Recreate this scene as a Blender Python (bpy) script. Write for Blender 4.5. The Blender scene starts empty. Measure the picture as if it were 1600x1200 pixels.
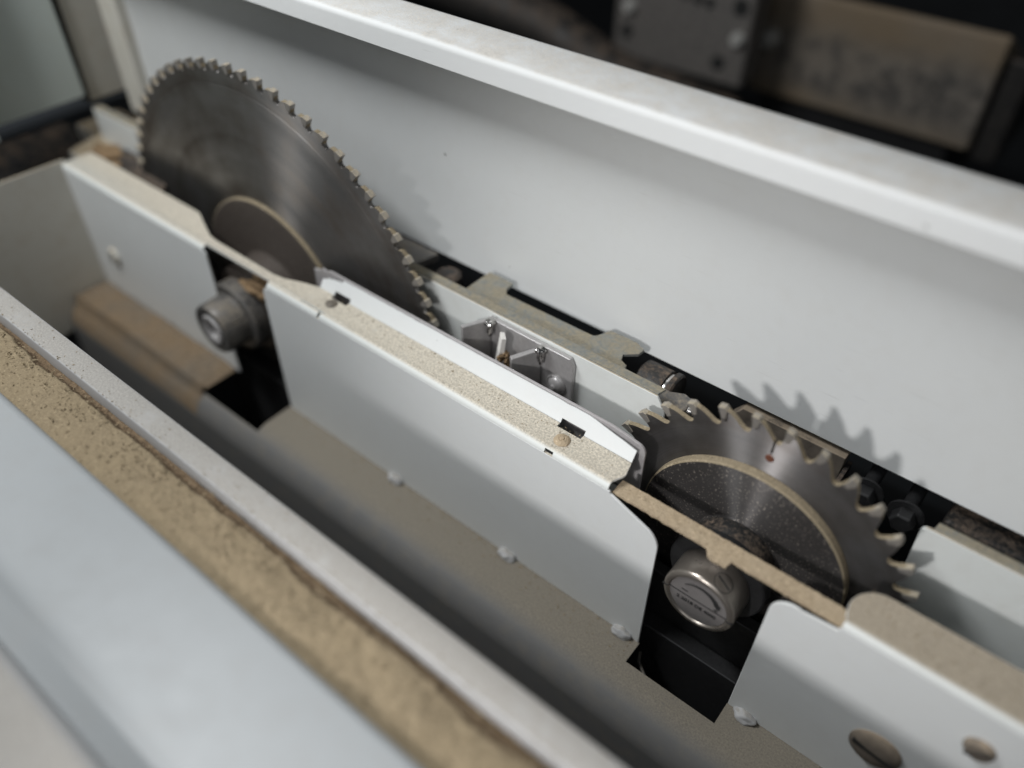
import bpy, bmesh, math, random
from mathutils import Vector, Matrix, noise
random.seed(7)
sc = bpy.context.scene
COL = sc.collection
PI = math.pi

# ------------------------------------------------------------------ camera, world, lamps, exposure
cam = bpy.data.cameras.new('camera'); cam_ob = bpy.data.objects.new('camera', cam); COL.objects.link(cam_ob)
cam.sensor_width = 36.0; cam.lens = 28.497; cam.clip_start = 0.01; cam.clip_end = 30
_r = Vector((0.77852, 0.62756, 0.00859)); _d = Vector((0.43232, -0.52630, -0.73219)); _f = Vector((-0.45497, 0.57374, -0.68105))
M4 = Matrix.Identity(4)
for i in range(3):
    M4[i][0] = _r[i]; M4[i][1] = -_d[i]; M4[i][2] = -_f[i]
M4[0][3], M4[1][3], M4[2][3] = 0.0671, -0.29, 0.3657
cam_ob.matrix_world = M4
cam.dof.use_dof = True; cam.dof.focus_distance = 0.452; cam.dof.aperture_fstop = 2.05
sc.camera = cam_ob

w = bpy.data.worlds.new('World'); sc.world = w; w.use_nodes = True
bg = w.node_tree.nodes['Background']
bg.inputs[0].default_value = (0.80, 0.90, 1.0, 1); bg.inputs[1].default_value = 0.042

def aim(o, target):
    d = Vector(target) - o.location
    o.rotation_euler = d.to_track_quat('-Z', 'Y').to_euler()
key = bpy.data.lights.new('key_lamp', 'SPOT'); key.energy = 9.3; key.spot_size = math.radians(50); key.spot_blend = 1.0
key.shadow_soft_size = 0.027; key.color = (1.0, 0.985, 0.98)
ko = bpy.data.objects.new('key_lamp', key); COL.objects.link(ko); ko.location = (-0.06, -0.63, 0.36); aim(ko, (-0.01, 0.03, 0.04))
top = bpy.data.lights.new('ceiling_lamp', 'AREA'); top.shape = 'RECTANGLE'; top.size = 0.36; top.size_y = 0.05
top.energy = 6.0; top.color = (0.97, 0.99, 1.0)
to = bpy.data.objects.new('ceiling_lamp', top); COL.objects.link(to); to.location = (-0.52, -0.31, 0.76); aim(to, (-0.26, 0.0, 0.05))
fill = bpy.data.lights.new('fill_lamp', 'AREA'); fill.shape = 'RECTANGLE'; fill.size = 0.9; fill.size_y = 0.7  # soft fill added for room bounce and to brighten the end panels
fill.energy = 2.3; fill.color = (0.96, 0.98, 1.0)
fo = bpy.data.objects.new('fill_lamp', fill); COL.objects.link(fo); fo.location = (0.25, -1.05, 0.90); aim(fo, (-0.60, 0.05, 0.05))

sc.view_settings.view_transform = 'Standard'; sc.view_settings.look = 'None'
sc.view_settings.exposure = 0.0; sc.view_settings.gamma = 1.0; sc.view_settings.use_curve_mapping = False
sc.cycles.use_denoising = True
sc.cycles.max_bounces = 8

# ------------------------------------------------------------------ materials
def new_mat(name):
    m = bpy.data.materials.new(name); m.use_nodes = True
    nt = m.node_tree; return m, nt, nt.nodes['Principled BSDF']
def N(nt, t, **kw):
    n = nt.nodes.new(t)
    for k, v in kw.items(): setattr(n, k, v)
    return n
def noise_n(nt, scale, detail=4, rough=0.6, vec=None):
    n = N(nt, 'ShaderNodeTexNoise'); n.inputs['Scale'].default_value = scale
    n.inputs['Detail'].default_value = detail; n.inputs['Roughness'].default_value = rough
    if vec is not None: nt.links.new(vec, n.inputs['Vector'])
    return n
def ramp(nt, inp, a, b, ca=(0,0,0,1), cb=(1,1,1,1)):
    r = N(nt, 'ShaderNodeValToRGB'); r.color_ramp.elements[0].position = a; r.color_ramp.elements[1].position = b
    r.color_ramp.elements[0].color = ca; r.color_ramp.elements[1].color = cb
    nt.links.new(inp, r.inputs[0]); return r
def mixc(nt, fac, a, b, blend='MIX'):
    m = N(nt, 'ShaderNodeMix', data_type='RGBA', blend_type=blend)
    for s, v in ((0, fac), (6, a), (7, b)):
        if hasattr(v, 'links'): nt.links.new(v, m.inputs[s])
        else: m.inputs[s].default_value = v
    return m.outputs[2]
def math_n(nt, op, a, b=None, c=None, clamp=False):
    m = N(nt, 'ShaderNodeMath', operation=op); m.use_clamp = clamp
    for i, v in enumerate((a, b, c)):
        if v is None: continue
        if hasattr(v, 'links'): nt.links.new(v, m.inputs[i])
        else: m.inputs[i].default_value = v
    return m.outputs[0]
def bump(nt, h, dist, strength=1.0):
    b = N(nt, 'ShaderNodeBump'); b.inputs['Strength'].default_value = strength; b.inputs['Distance'].default_value = dist
    nt.links.new(h, b.inputs['Height']); return b.outputs[0]
def rgba(c): return (c[0], c[1], c[2], 1)

DUST = (0.44, 0.36, 0.25)
def paint(name, base, rough=0.42, dust=0.0, dust_col=DUST, up=True, speck=0.5, film=0.06, edge_lo=0.75, edge_hi=0.99):
    """Powder-coated sheet with orange peel and settled dust: dust grains lie on faces that look up."""
    m, nt, p = new_mat(name)
    tc = N(nt, 'ShaderNodeTexCoord').outputs['Object']
    geo = N(nt, 'ShaderNodeNewGeometry')
    big = noise_n(nt, 9, 5, 0.6, tc).outputs[0]
    fine = noise_n(nt, 900, 3, 0.7, tc).outputs[0]
    mid = noise_n(nt, 70, 6, 0.65, tc).outputs[0]
    tint = ramp(nt, big, 0.3, 0.75, rgba([c * 0.97 for c in base]), rgba([min(1, c * 1.02) for c in base]))
    col = tint.outputs[0]
    # thin dirty film in blotches
    fm = ramp(nt, mid, 0.48, 0.72).outputs[0]
    fmf = math_n(nt, 'MULTIPLY', fm, film * 2.0)
    col = mixc(nt, fmf, col, rgba([c * 0.9 for c in dust_col]))
    nick = noise_n(nt, 95, 2, 0.4, tc).outputs[0]
    col = mixc(nt, math_n(nt, 'MULTIPLY', ramp(nt, nick, .80, .82).outputs[0], .55), col, (.16, .15, .14, 1))
    mp = N(nt, 'ShaderNodeMapping'); mp.inputs['Scale'].default_value = (40, 900, 900); nt.links.new(tc, mp.inputs[0])
    scr = noise_n(nt, 1.0, 2, .5, mp.outputs[0]).outputs[0]
    col = mixc(nt, math_n(nt, 'MULTIPLY', math_n(nt, 'MULTIPLY', ramp(nt, scr, .69, .74).outputs[0], ramp(nt, big, .45, .6).outputs[0]), .16), col, (.25, .24, .22, 1))
    h = noise_n(nt, 420, 2, 0.5, tc).outputs[0]
    if dust > 0:
        sep = N(nt, 'ShaderNodeSeparateXYZ'); nt.links.new(geo.outputs['Normal'], sep.inputs[0])
        upf = ramp(nt, sep.outputs[2], edge_lo, edge_hi).outputs[0] if up else None
        pat = math_n(nt, 'ADD', math_n(nt, 'ADD', math_n(nt, 'MULTIPLY', mid, 0.65), math_n(nt, 'MULTIPLY', fine, 0.60)), math_n(nt, 'MULTIPLY', noise_n(nt, 24, 3, .5, tc).outputs[0], .25))
        lo = 0.95 - dust * 0.75
        cov = ramp(nt, pat, max(0.0, lo - 0.12), lo + 0.12).outputs[0]
        f = math_n(nt, 'MULTIPLY', cov, upf) if up else cov
        dcol = ramp(nt, fine, 0.32, 0.68, rgba([c * (1 - speck * 0.5) for c in dust_col]), rgba([min(1, c * (1 + speck * 0.32)) for c in dust_col])).outputs[0]
        col = mixc(nt, f, col, dcol)
        rr = math_n(nt, 'ADD', math_n(nt, 'MULTIPLY', f, 0.9 - rough), rough)
        nt.links.new(rr, p.inputs['Roughness'])
        h = math_n(nt, 'ADD', math_n(nt, 'MULTIPLY', math_n(nt, 'MULTIPLY', fine, f), 2.5), h)
    else:
        rv = ramp(nt, mid, 0.2, 0.8, rgba([rough * .85] * 3), rgba([min(1, rough * 1.2)] * 3)).outputs[0]
        nt.links.new(rv, p.inputs['Roughness'])
    nt.links.new(col, p.inputs['Base Color'])
    nt.links.new(bump(nt, h, 0.00012, 0.5), p.inputs['Normal'])
    return m

def metal(name, base, rough=0.35, metallic=1.0, scratch=0.3, dust=0.0, dust_col=(0.30, 0.24, 0.17), grain=500):
    m, nt, p = new_mat(name)
    tc = N(nt, 'ShaderNodeTexCoord').outputs['Object']
    mid = noise_n(nt, 60, 6, 0.65, tc).outputs[0]
    fine = noise_n(nt, grain, 4, 0.7, tc).outputs[0]
    col = ramp(nt, fine, 0.3, 0.7, rgba([c * (1 - scratch) for c in base]), rgba([c * (1 + scratch * .6) for c in base])).outputs[0]
    met = metallic
    p.inputs['Metallic'].default_value = metallic
    rv = ramp(nt, mid, 0.25, 0.75, rgba([rough * .8] * 3), rgba([min(1, rough * 1.3)] * 3)).outputs[0]
    if dust > 0:
        geo = N(nt, 'ShaderNodeNewGeometry')
        sep = N(nt, 'ShaderNodeSeparateXYZ'); nt.links.new(geo.outputs['Normal'], sep.inputs[0])
        upf = ramp(nt, sep.outputs[2], -0.1, 0.8).outputs[0]
        pat = math_n(nt, 'ADD', math_n(nt, 'MULTIPLY', mid, .8), math_n(nt, 'MULTIPLY', fine, .5))
        cov = ramp(nt, pat, .75 - dust * .5, 0.95 - dust * .5).outputs[0]
        f = math_n(nt, 'MULTIPLY', cov, math_n(nt, 'ADD', math_n(nt, 'MULTIPLY', upf, .85), .12), clamp=True)
        dc = ramp(nt, fine, .3, .7, rgba([c * .75 for c in dust_col]), rgba([c * 1.2 for c in dust_col])).outputs[0]
        col = mixc(nt, f, col, dc)
        nt.links.new(math_n(nt, 'MULTIPLY', math_n(nt, 'SUBTRACT', 1.0, f), metallic), p.inputs['Metallic'])
        rv = math_n(nt, 'ADD', math_n(nt, 'MULTIPLY', rv, math_n(nt, 'SUBTRACT', 1.0, f)), math_n(nt, 'MULTIPLY', f, .9))
    nt.links.new(col, p.inputs['Base Color']); nt.links.new(rv, p.inputs['Roughness'])
    nt.links.new(bump(nt, fine, 0.00006, 0.5), p.inputs['Normal'])
    return m

def turned(name, base, rough, aniso, ring_scale, metallic=0.9, stain=(0.09, 0.065, 0.045), stain_amt=0.5, sparkle=0.0):
    """Ground or turned steel disc: concentric grinding lines round the local Y axis."""
    m, nt, p = new_mat(name)
    tc = N(nt, 'ShaderNodeTexCoord').outputs['Object']
    sep = N(nt, 'ShaderNodeSeparateXYZ'); nt.links.new(tc, sep.inputs[0])
    r2 = math_n(nt, 'ADD', math_n(nt, 'MULTIPLY', sep.outputs[0], sep.outputs[0]), math_n(nt, 'MULTIPLY', sep.outputs[2], sep.outputs[2]))
    r = math_n(nt, 'SQRT', r2)
    cmb = N(nt, 'ShaderNodeCombineXYZ'); nt.links.new(r, cmb.inputs[0])
    lines = noise_n(nt, ring_scale, 5, 0.75, cmb.outputs[0]).outputs[0]
    broad = noise_n(nt, 26, 4, 0.6, tc).outputs[0]
    rings = noise_n(nt, 70, 2, 0.5, cmb.outputs[0]).outputs[0]
    fine = noise_n(nt, 1400, 2, 0.6, tc).outputs[0]
    col = ramp(nt, lines, .3, .7, rgba([c * .78 for c in base]), rgba([c * 1.15 for c in base])).outputs[0]
    st = ramp(nt, math_n(nt, 'ADD', math_n(nt, 'MULTIPLY', broad, .7), math_n(nt, 'MULTIPLY', rings, .45)), .48, .72).outputs[0]
    stf = math_n(nt, 'MULTIPLY', st, stain_amt)
    col = mixc(nt, stf, col, rgba(stain))
    if sparkle:
        sp = ramp(nt, noise_n(nt, 750, 2, .6, tc).outputs[0], .60, .67).outputs[0]
        col = mixc(nt, math_n(nt, 'MULTIPLY', sp, sparkle), col, (0.34, 0.30, 0.26, 1))
    nt.links.new(col, p.inputs['Base Color'])
    p.inputs['Metallic'].default_value = metallic
    nt.links.new(ramp(nt, math_n(nt, 'ADD', math_n(nt, 'MULTIPLY', rings, .5), math_n(nt, 'MULTIPLY', stf, .5)), .1, .7, rgba([rough * .8] * 3), rgba([min(1, rough * 1.5)] * 3)).outputs[0], p.inputs['Roughness'])
    p.inputs['Anisotropic'].default_value = aniso
    p.inputs['Anisotropic Rotation'].default_value = 0.25
    tg = N(nt, 'ShaderNodeTangent', direction_type='RADIAL', axis='Y'); nt.links.new(tg.outputs[0], p.inputs['Tangent'])
    nt.links.new(bump(nt, math_n(nt, 'ADD', lines, math_n(nt, 'MULTIPLY', fine, .5)), 0.00003, 0.6), p.inputs['Normal'])
    return m

def granular(name, c0, c1, c2, s1=700, s2=60, bdist=0.0006):
    m, nt, p = new_mat(name)
    tc = N(nt, 'ShaderNodeTexCoord').outputs['Object']
    f1 = noise_n(nt, s1, 4, .75, tc).outputs[0]; f2 = noise_n(nt, s2, 5, .65, tc).outputs[0]
    v = N(nt, 'ShaderNodeTexVoronoi'); v.inputs['Scale'].default_value = s1 * 1.3; nt.links.new(tc, v.inputs['Vector'])
    c = ramp(nt, f1, .33, .68, rgba(c0), rgba(c1)).outputs[0]
    c = mixc(nt, ramp(nt, f2, .42, .7).outputs[0], c, rgba(c2))
    c = mixc(nt, math_n(nt, 'MULTIPLY', ramp(nt, v.outputs['Color'], .80, .9).outputs[0], .45), c, rgba([min(1, x * 1.45) for x in c1]))
    c = mixc(nt, math_n(nt, 'MULTIPLY', ramp(nt, v.outputs['Color'], .12, .2, (1,1,1,1), (0,0,0,1)).outputs[0], .5), c, rgba([x * .5 for x in c0]))
    nt.links.new(c, p.inputs['Base Color']); p.inputs['Roughness'].default_value = .95
    p.inputs['Specular IOR Level'].default_value = .15
    nt.links.new(bump(nt, math_n(nt, 'ADD', f1, math_n(nt, 'MULTIPLY', v.outputs['Distance'], .6)), bdist, 1.0), p.inputs['Normal'])
    return m

WHITE = (0.70, 0.72, 0.70)
MT = dict(
    white_clean=paint('white_powder_coat_clean', (.74, .75, .745), .7, dust=.30, film=.03, dust_col=(.66, .63, .58)),
    white=paint('white_powder_coat', (.70, .715, .71), .42, film=.025),
    white_dusty=paint('white_powder_coat_dusty', WHITE, .45, dust=.80, film=.05, dust_col=(.38, .325, .25)),
    white_top=paint('white_powder_coat_sawdust_film', WHITE, .45, dust=.60, film=.06, dust_col=(.58, .53, .44), speck=.8),
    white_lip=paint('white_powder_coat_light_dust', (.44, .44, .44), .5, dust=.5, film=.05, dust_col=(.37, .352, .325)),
    shaded_ledge=paint('dusty_ledge_coat_with_shade', (.14, .138, .134), .6, dust=.58, film=.2, dust_col=(.225, .20, .16), edge_lo=.80, edge_hi=1.04),  # settled dust on a coat darkened to carry the rail's shade
    blue_grey=paint('grey_blue_enamel', (.345, .362, .37), .6, film=.05, dust_col=(.36, .33, .30)),
    cream=paint('cream_dusted_enamel', (.56, .54, .48), .5, dust=.6, film=.14),
    green_white=paint('pale_green_enamel', (.50, .55, .52), .45, film=.04),
    rear=paint('white_powder_coat_rear', WHITE, .22, dust=.5, film=.05, dust_col=(.40, .34, .25)),
    strip=granular('dust_caked_strip', (.36, .28, .185), (.50, .40, .28), (.46, .37, .26), 800, 90, .0004),
    sawdust=granular('loose_sawdust', (.22, .173, .112), (.345, .277, .182), (.29, .230, .148), 1000, 45, .0003),
    dark_dust=granular('brown_packed_dust', (.10, .07, .045), (.24, .175, .11), (.17, .12, .075), 500, 60, .0008),
    rim_dust=granular('rim_dust', (.215, .175, .115), (.36, .30, .21), (.29, .24, .165), 900, 120, .0003),
    blade=turned('ground_blade_steel', (.235, .23, .225), .42, .9, 900, .85, (.105, .082, .06), .65),
    blade_small=turned('ground_blade_steel_fine', (.27, .262, .262), .41, 1.0, 1200, .85, (.10, .08, .065), .6),
    flange=turned('dark_turned_flange', (.075, .07, .068), .50, 1.0, 1100, .45, (.04, .035, .032), .4, .7),
    flange_brown=turned('brown_dusty_flange', (.085, .07, .06), .6, .3, 500, .2, (.05, .04, .032), .5, .3),
    carbide=metal('dusty_carbide', (.42, .40, .38), .3, .8, .2, .55, (.38, .33, .25)),
    zinc_bolt=metal('pale_zinc_bolt', (.55, .54, .51), .3, .25, .08),  # pale, mostly diffuse base stands in for the bolts' shine
    bare_sheet=metal('bare_sheet_metal', (.42, .40, .40), .5, .15, .12),
    steel=metal('bare_steel', (.46, .445, .44), .34, .45, .12),
    bright=metal('bright_steel', (.62, .60, .58), .2, 1.0, .12),
    nickel=metal('dusty_nickel', (.33, .295, .26), .30, .8, .06),
    grey_dusty=metal('dusty_grey_steel', (.15, .145, .14), .42, .6, .2, .35, (.21, .18, .14)),
    black=metal('blackened_steel', (.028, .028, .029), .45, .3, .3),
    black_dusty=metal('blackened_steel_dusty', (.03, .029, .028), .55, .3, .3, .35, (.15, .11, .08)),
    cast=metal('cast_housing_with_dust', (.14, .12, .10), .7, .1, .35, .75, (.30, .24, .175), 120),
    cast2=metal('machined_block_with_dust', (.15, .14, .132), .55, .2, .3, .5, (.20, .17, .135), 150),
    zinc=metal('zinc_plate_with_dust', (.27, .285, .275), .38, .6, .25, .5, (.25, .22, .16)),
    rust=metal('copper_plug', (.20, .08, .05), .6, .5, .3),
    label=metal('etched_label_plate', (.22, .205, .20), .45, .3, .06),
    ink=metal('black_ink', (.012, .012, .012), .7, 0.0, .1),
    chip=paint('white_laminate', (.78, .76, .72), .5, film=.04),
)
def plain(name, col, rough=.8):
    m, nt, p = new_mat(name); p.inputs['Roughness'].default_value = rough
    tc = N(nt, 'ShaderNodeTexCoord').outputs['Object']
    f = noise_n(nt, 30, 5, .6, tc).outputs[0]
    nt.links.new(ramp(nt, f, .3, .7, rgba([c * .7 for c in col]), rgba([c * 1.3 for c in col])).outputs[0], p.inputs['Base Color'])
    return m
MT['void'] = plain('shade_black', (.010, .010, .010)); MT['darkwall'] = plain('dark_workshop', (.022, .024, .026))  # void: near-black colour standing in for the dark of gaps
def mottled():
    m, nt, p = new_mat('rubbed_dusty_cast_iron'); p.inputs['Roughness'].default_value = .75
    tc = N(nt, 'ShaderNodeTexCoord').outputs['Object']
    a = noise_n(nt, 42, 6, .7, tc).outputs[0]; b = noise_n(nt, 9, 3, .5, tc).outputs[0]; c = noise_n(nt, 260, 4, .7, tc).outputs[0]
    sep = N(nt, 'ShaderNodeSeparateXYZ'); nt.links.new(tc, sep.inputs[0])
    col = ramp(nt, b, .35, .65, (.215, .162, .105, 1), (.225, .185, .14, 1)).outputs[0]
    worn = ramp(nt, math_n(nt, 'ADD', math_n(nt, 'MULTIPLY', a, .8), math_n(nt, 'MULTIPLY', b, .3)), .50, .62).outputs[0]
    # handled area across the middle of the face
    zz = math_n(nt, 'ABSOLUTE', math_n(nt, 'SUBTRACT', sep.outputs[2], .058))
    band = ramp(nt, zz, .020, .048, (1, 1, 1, 1), (0, 0, 0, 1)).outputs[0]
    col = mixc(nt, math_n(nt, 'MULTIPLY', band, .55), col, (.19, .182, .17, 1))
    col = mixc(nt, math_n(nt, 'MULTIPLY', worn, math_n(nt, 'MULTIPLY', band, .85)), col, (.065, .06, .056, 1))
    col = mixc(nt, math_n(nt, 'MULTIPLY', ramp(nt, c, .5, .7).outputs[0], .3), col, (.10, .08, .06, 1))
    nt.links.new(col, p.inputs['Base Color'])
    nt.links.new(bump(nt, a, .003, .5), p.inputs['Normal'])
    return m
MT['mottled'] = mottled()
MT['ledge_dust'] = granular('brown_ledge_dust', (.15, .108, .068), (.29, .215, .14), (.17, .145, .115), 700, 22, .0006)
MT['fluff'] = granular('brown_wood_fibre', (.17, .115, .065), (.36, .25, .15), (.27, .18, .10), 900, 120, .0006)

# ------------------------------------------------------------------ builders
def thing(name, label, cat, loc=(0, 0, 0), group=None):
    o = bpy.data.objects.new(name, None); COL.objects.link(o); o.location = loc
    o.empty_display_size = .02
    o['label'] = label; o['category'] = cat
    if group: o['group'] = group
    return o
def tag(o, label, cat, group=None, kind=None):
    o['label'] = label; o['category'] = cat
    if group: o['group'] = group
    if kind: o['kind'] = kind
    return o
def obj(name, bm, mat, parent=None, bevel=0.0, smooth=35, seg=2, label=None, origin=None):
    """links bm (world coordinates) as ONE mesh object; under a parent it is expressed in the parent's frame"""
    bmesh.ops.remove_doubles(bm, verts=bm.verts, dist=1e-6)
    bmesh.ops.recalc_face_normals(bm, faces=bm.faces)
    off = Vector((0, 0, 0))
    root = parent
    while root is not None:
        off += root.location; root = root.parent
    o_loc = Vector(origin) if origin is not None else (off.copy() if parent else None)
    if o_loc is None:
        c = Vector((0, 0, 0))
        for v in bm.verts: c += v.co
        o_loc = c / max(1, len(bm.verts))
    for v in bm.verts: v.co -= o_loc
    me = bpy.data.meshes.new(name); bm.to_mesh(me); bm.free()
    for m in (mat if isinstance(mat, (list, tuple)) else [mat]): me.materials.append(m)
    if smooth:
        for p in me.polygons: p.use_smooth = True
        me.set_sharp_from_angle(angle=math.radians(smooth))
    o = bpy.data.objects.new(name, me); COL.objects.link(o)
    o.parent = parent; o.location = o_loc - off
    if bevel:
        b = o.modifiers.new('bevel', 'BEVEL'); b.width = bevel; b.segments = seg; b.limit_method = 'ANGLE'; b.angle_limit = math.radians(40)
        b.harden_normals = True
    if label: o['label'] = label
    return o
def BM(): return bmesh.new()
def add_box(bm, x0, x1, y0, y1, z0, z1):
    vs = [bm.verts.new((x, y, z)) for x in (x0, x1) for y in (y0, y1) for z in (z0, z1)]
    for f in ((0, 1, 3, 2), (4, 6, 7, 5), (0, 4, 5, 1), (2, 3, 7, 6), (0, 2, 6, 4), (1, 5, 7, 3)):
        bm.faces.new([vs[i] for i in f])
    return vs
def add_prism(bm, pts, fn0, fn1):
    """polygon pts (2D) mapped by fn0 and fn1 to the two caps"""
    a = [bm.verts.new(fn0(*p)) for p in pts]; b = [bm.verts.new(fn1(*p)) for p in pts]
    bm.faces.new(a); bm.faces.new(b[::-1])
    n = len(pts)
    for i in range(n): bm.faces.new((a[i], b[i], b[(i + 1) % n], a[(i + 1) % n]))
def prism_y(bm, pts, y0, y1): add_prism(bm, pts, lambda x, z: (x, y0, z), lambda x, z: (x, y1, z))
def prism_z(bm, pts, z0, z1): add_prism(bm, pts, lambda x, y: (x, y, z0), lambda x, y: (x, y, z1))
def prism_x(bm, pts, x0, x1): add_prism(bm, pts, lambda y, z: (x0, y, z), lambda y, z: (x1, y, z))
def arc(cx, cz, r, a0, a1, n=8):
    return [(cx + r * math.cos(math.radians(a0 + (a1 - a0) * i / n)), cz + r * math.sin(math.radians(a0 + (a1 - a0) * i / n))) for i in range(n + 1)]
def add_lathe(bm, prof, c, seg=96, axis='y', cap=True):
    """prof: (radius, distance along axis) open profile turned about axis through c"""
    rings = []
    for r, d in prof:
        if r < 1e-7:
            p = {'y': (c[0], c[1] + d, c[2]), 'x': (c[0] + d, c[1], c[2]), 'z': (c[0], c[1], c[2] + d)}[axis]
            rings.append([bm.verts.new(p)])
        else:
            ring = []
            for i in range(seg):
                a = 2 * PI * i / seg; u, v = r * math.cos(a), r * math.sin(a)
                p = {'y': (c[0] + u, c[1] + d, c[2] + v), 'x': (c[0] + d, c[1] + u, c[2] + v), 'z': (c[0] + u, c[1] + v, c[2] + d)}[axis]
                ring.append(bm.verts.new(p))
            rings.append(ring)
    for A, B in zip(rings, rings[1:]):
        for i in range(seg):
            j = (i + 1) % seg
            a0 = A[i % len(A)]; a1 = A[j % len(A)]; b0 = B[i % len(B)]; b1 = B[j % len(B)]
            vs = []
            for v in (a0, a1, b1, b0):
                if v not in vs: vs.append(v)
            if len(vs) > 2: bm.faces.new(vs)
    if cap:
        for R in (rings[0], rings[-1]):
            if len(R) > 2:
                try: bm.faces.new(R)
                except ValueError: pass
def add_sheet(bm, poly, t, x0, x1, nx=1):
    """bent sheet: open polyline (y,z) with thickness t on its right-hand side, run from x0 to x1"""
    n = len(poly); off = []
    for i in range(n):
        d = Vector((0, 0))
        if i > 0: d += (Vector(poly[i]) - Vector(poly[i - 1])).normalized()
        if i < n - 1: d += (Vector(poly[i + 1]) - Vector(poly[i])).normalized()
        d.normalize(); off.append((poly[i][0] + d.y * t, poly[i][1] - d.x * t))
    loop = list(poly) + off[::-1]
    rings = [[bm.verts.new((x0 + (x1 - x0) * k / nx, y, z)) for y, z in loop] for k in range(nx + 1)]
    L = len(loop)
    for A, B in zip(rings, rings[1:]):
        for i in range(L): bm.faces.new((A[i], A[(i + 1) % L], B[(i + 1) % L], B[i]))
    for R in (rings[0], rings[-1]):
        for i in range(n - 1): bm.faces.new((R[i], R[i + 1], R[L - 2 - i], R[L - 1 - i]))
def add_tube(bm, pts, r, seg=16):
    rings = []
    for i, p in enumerate(pts):
        p = Vector(p); d = Vector(pts[min(i + 1, len(pts) - 1)]) - Vector(pts[max(i - 1, 0)]); d.normalize()
        s = d.cross(Vector((0, 0, 1))); s.normalize(); u = s.cross(d)
        rr = r[i] if isinstance(r, (list, tuple)) else r
        rings.append([bm.verts.new(p + s * math.cos(2 * PI * k / seg) * rr + u * math.sin(2 * PI * k / seg) * rr) for k in range(seg)])
    for A, B in zip(rings, rings[1:]):
        for k in range(seg): bm.faces.new((A[k], A[(k + 1) % seg], B[(k + 1) % seg], B[k]))
    bm.faces.new(rings[0]); bm.faces.new(rings[-1])
def add_lump(bm, c, rx, ry, rz, amp=.25, freq=200, sub=3, seed=0):
    g = bmesh.ops.create_icosphere(bm, subdivisions=sub, radius=1.0)
    for v in g['verts']:
        k = 1 + amp * noise.noise(Vector((v.co.x * 1.7 + seed * 3.1, v.co.y * 1.7 + seed, v.co.z * 1.7)))
        v.co = Vector((c[0] + v.co.x * rx * k, c[1] + v.co.y * ry * k, c[2] + v.co.z * rz * k))
def cut(o, boxes):
    """real holes: subtract boxes (world) from the part o"""
    bm = BM()
    for b in boxes: add_box(bm, *b)
    c = obj('cutter', bm, MT['void'], None, smooth=0, origin=(0, 0, 0))
    md = o.modifiers.new('hole', 'BOOLEAN'); md.object = c; md.solver = 'EXACT'; md.operation = 'DIFFERENCE'
    bpy.context.view_layer.update()
    dg = bpy.context.evaluated_depsgraph_get()
    me = bpy.data.meshes.new_from_object(o.evaluated_get(dg))
    old = o.data; o.modifiers.clear(); nm = old.name; o.data = me; bpy.data.meshes.remove(old); me.name = nm
    cm = c.data; bpy.data.objects.remove(c); bpy.data.meshes.remove(cm)
    return o

# ------------------------------------------------------------------ setting
bm = BM(); add_box(bm, -2.2, 1.6, -1.2, 1.9, -.62, -.60)
o = obj('floor', bm, MT['darkwall'], smooth=0); o['kind'] = 'structure'
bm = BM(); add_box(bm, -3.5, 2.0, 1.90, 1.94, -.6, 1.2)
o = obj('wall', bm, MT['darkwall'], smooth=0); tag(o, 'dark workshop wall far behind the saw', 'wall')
bm = BM(); add_box(bm, -.80, .42, -.170, .30, -.215, -.20)  # dark sheet added under the blades to stop light
o = obj('light_stop', bm, MT['void'], smooth=0); tag(o, 'black sheet added deep below the saw blades to stop light', 'light stop')

# ------------------------------------------------------------------ the white guard channel
YW = -.0457; ZF = -.0777; TH = .0015
guard = thing('guard_channel', 'long white folded sheet metal guard channel running in front of both saw blades', 'guard', (-.2, YW, ZF))
bm = BM(); y0, y1 = YW, YW + TH
ZB = .0380
prism_y(bm, [(-.602, ZF), (-.4085, ZF)] + arc(-.4115, ZB - .003, .003, 0, 90, 5) + [(-.602, ZB)], y0, y1)
prism_y(bm, [(-.345, ZF), (-.0280, ZF), (-.0290, .0125)] + arc(-.0425, .0145, .0135, 0, 62, 7) + [(-.0585, .0355), (-.0605, .0362), (-.0612, ZB), (-.3385, ZB)] + arc(-.3385, ZB - .0065, .0065, 90, 180, 7), y0, y1)
prism_y(bm, [(.0315, ZF), (.36, ZF), (.36, ZB), (.0640, ZB), (.0632, .0352), (.046, .0335)] + arc(.0440, .0225, .0115, 84, 180, 8), y0, y1)
obj('front_wall', bm, MT['white'], guard, bevel=.0004)

zt = .042
bm = BM()
def bend(bm, x0, x1): add_sheet(bm, [(YW, ZB + .0001)] + [(YW + .0040 - .0040 * math.cos(math.radians(a)), zt - .0040 + .0040 * math.sin(math.radians(a))) for a in range(15, 91, 15)], TH, x0, x1)
bend(bm, -.602, -.4105); bend(bm, -.3400, -.0622)
yb = YW + .0040
prism_z(bm, [(-.602, yb), (-.4105, yb), (-.3400, yb), (-.0622, yb), (-.0608, -.0385), (-.0596, -.0360), (-.0590, -.0340), (-.0612, -.0248), (-.309, -.0247), (-.322, -.0285), (-.335, -.0335), (-.345, -.0348), (-.408, -.0342), (-.418, -.0330), (-.436, -.0255), (-.4495, -.0196), (-.4545, -.0190), (-.602, -.0190)], zt - TH, zt)
tf = obj('top_flange', bm, MT['white_top'], guard, bevel=.0003)
cut(tf, [(-.2945, -.2800, -.0278, -.0235, .03, .05), (-.1085, -.0925, -.0280, -.0235, .03, .05), (-.307, -.284, -.0424, -.0416, .03, .05), (-.2890, -.2868, -.047, -.0425, .0382, .05), (-.1040, -.0985, -.047, -.0432, .0382, .0409)])
bm = BM(); bend(bm, .0640, .36)
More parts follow.
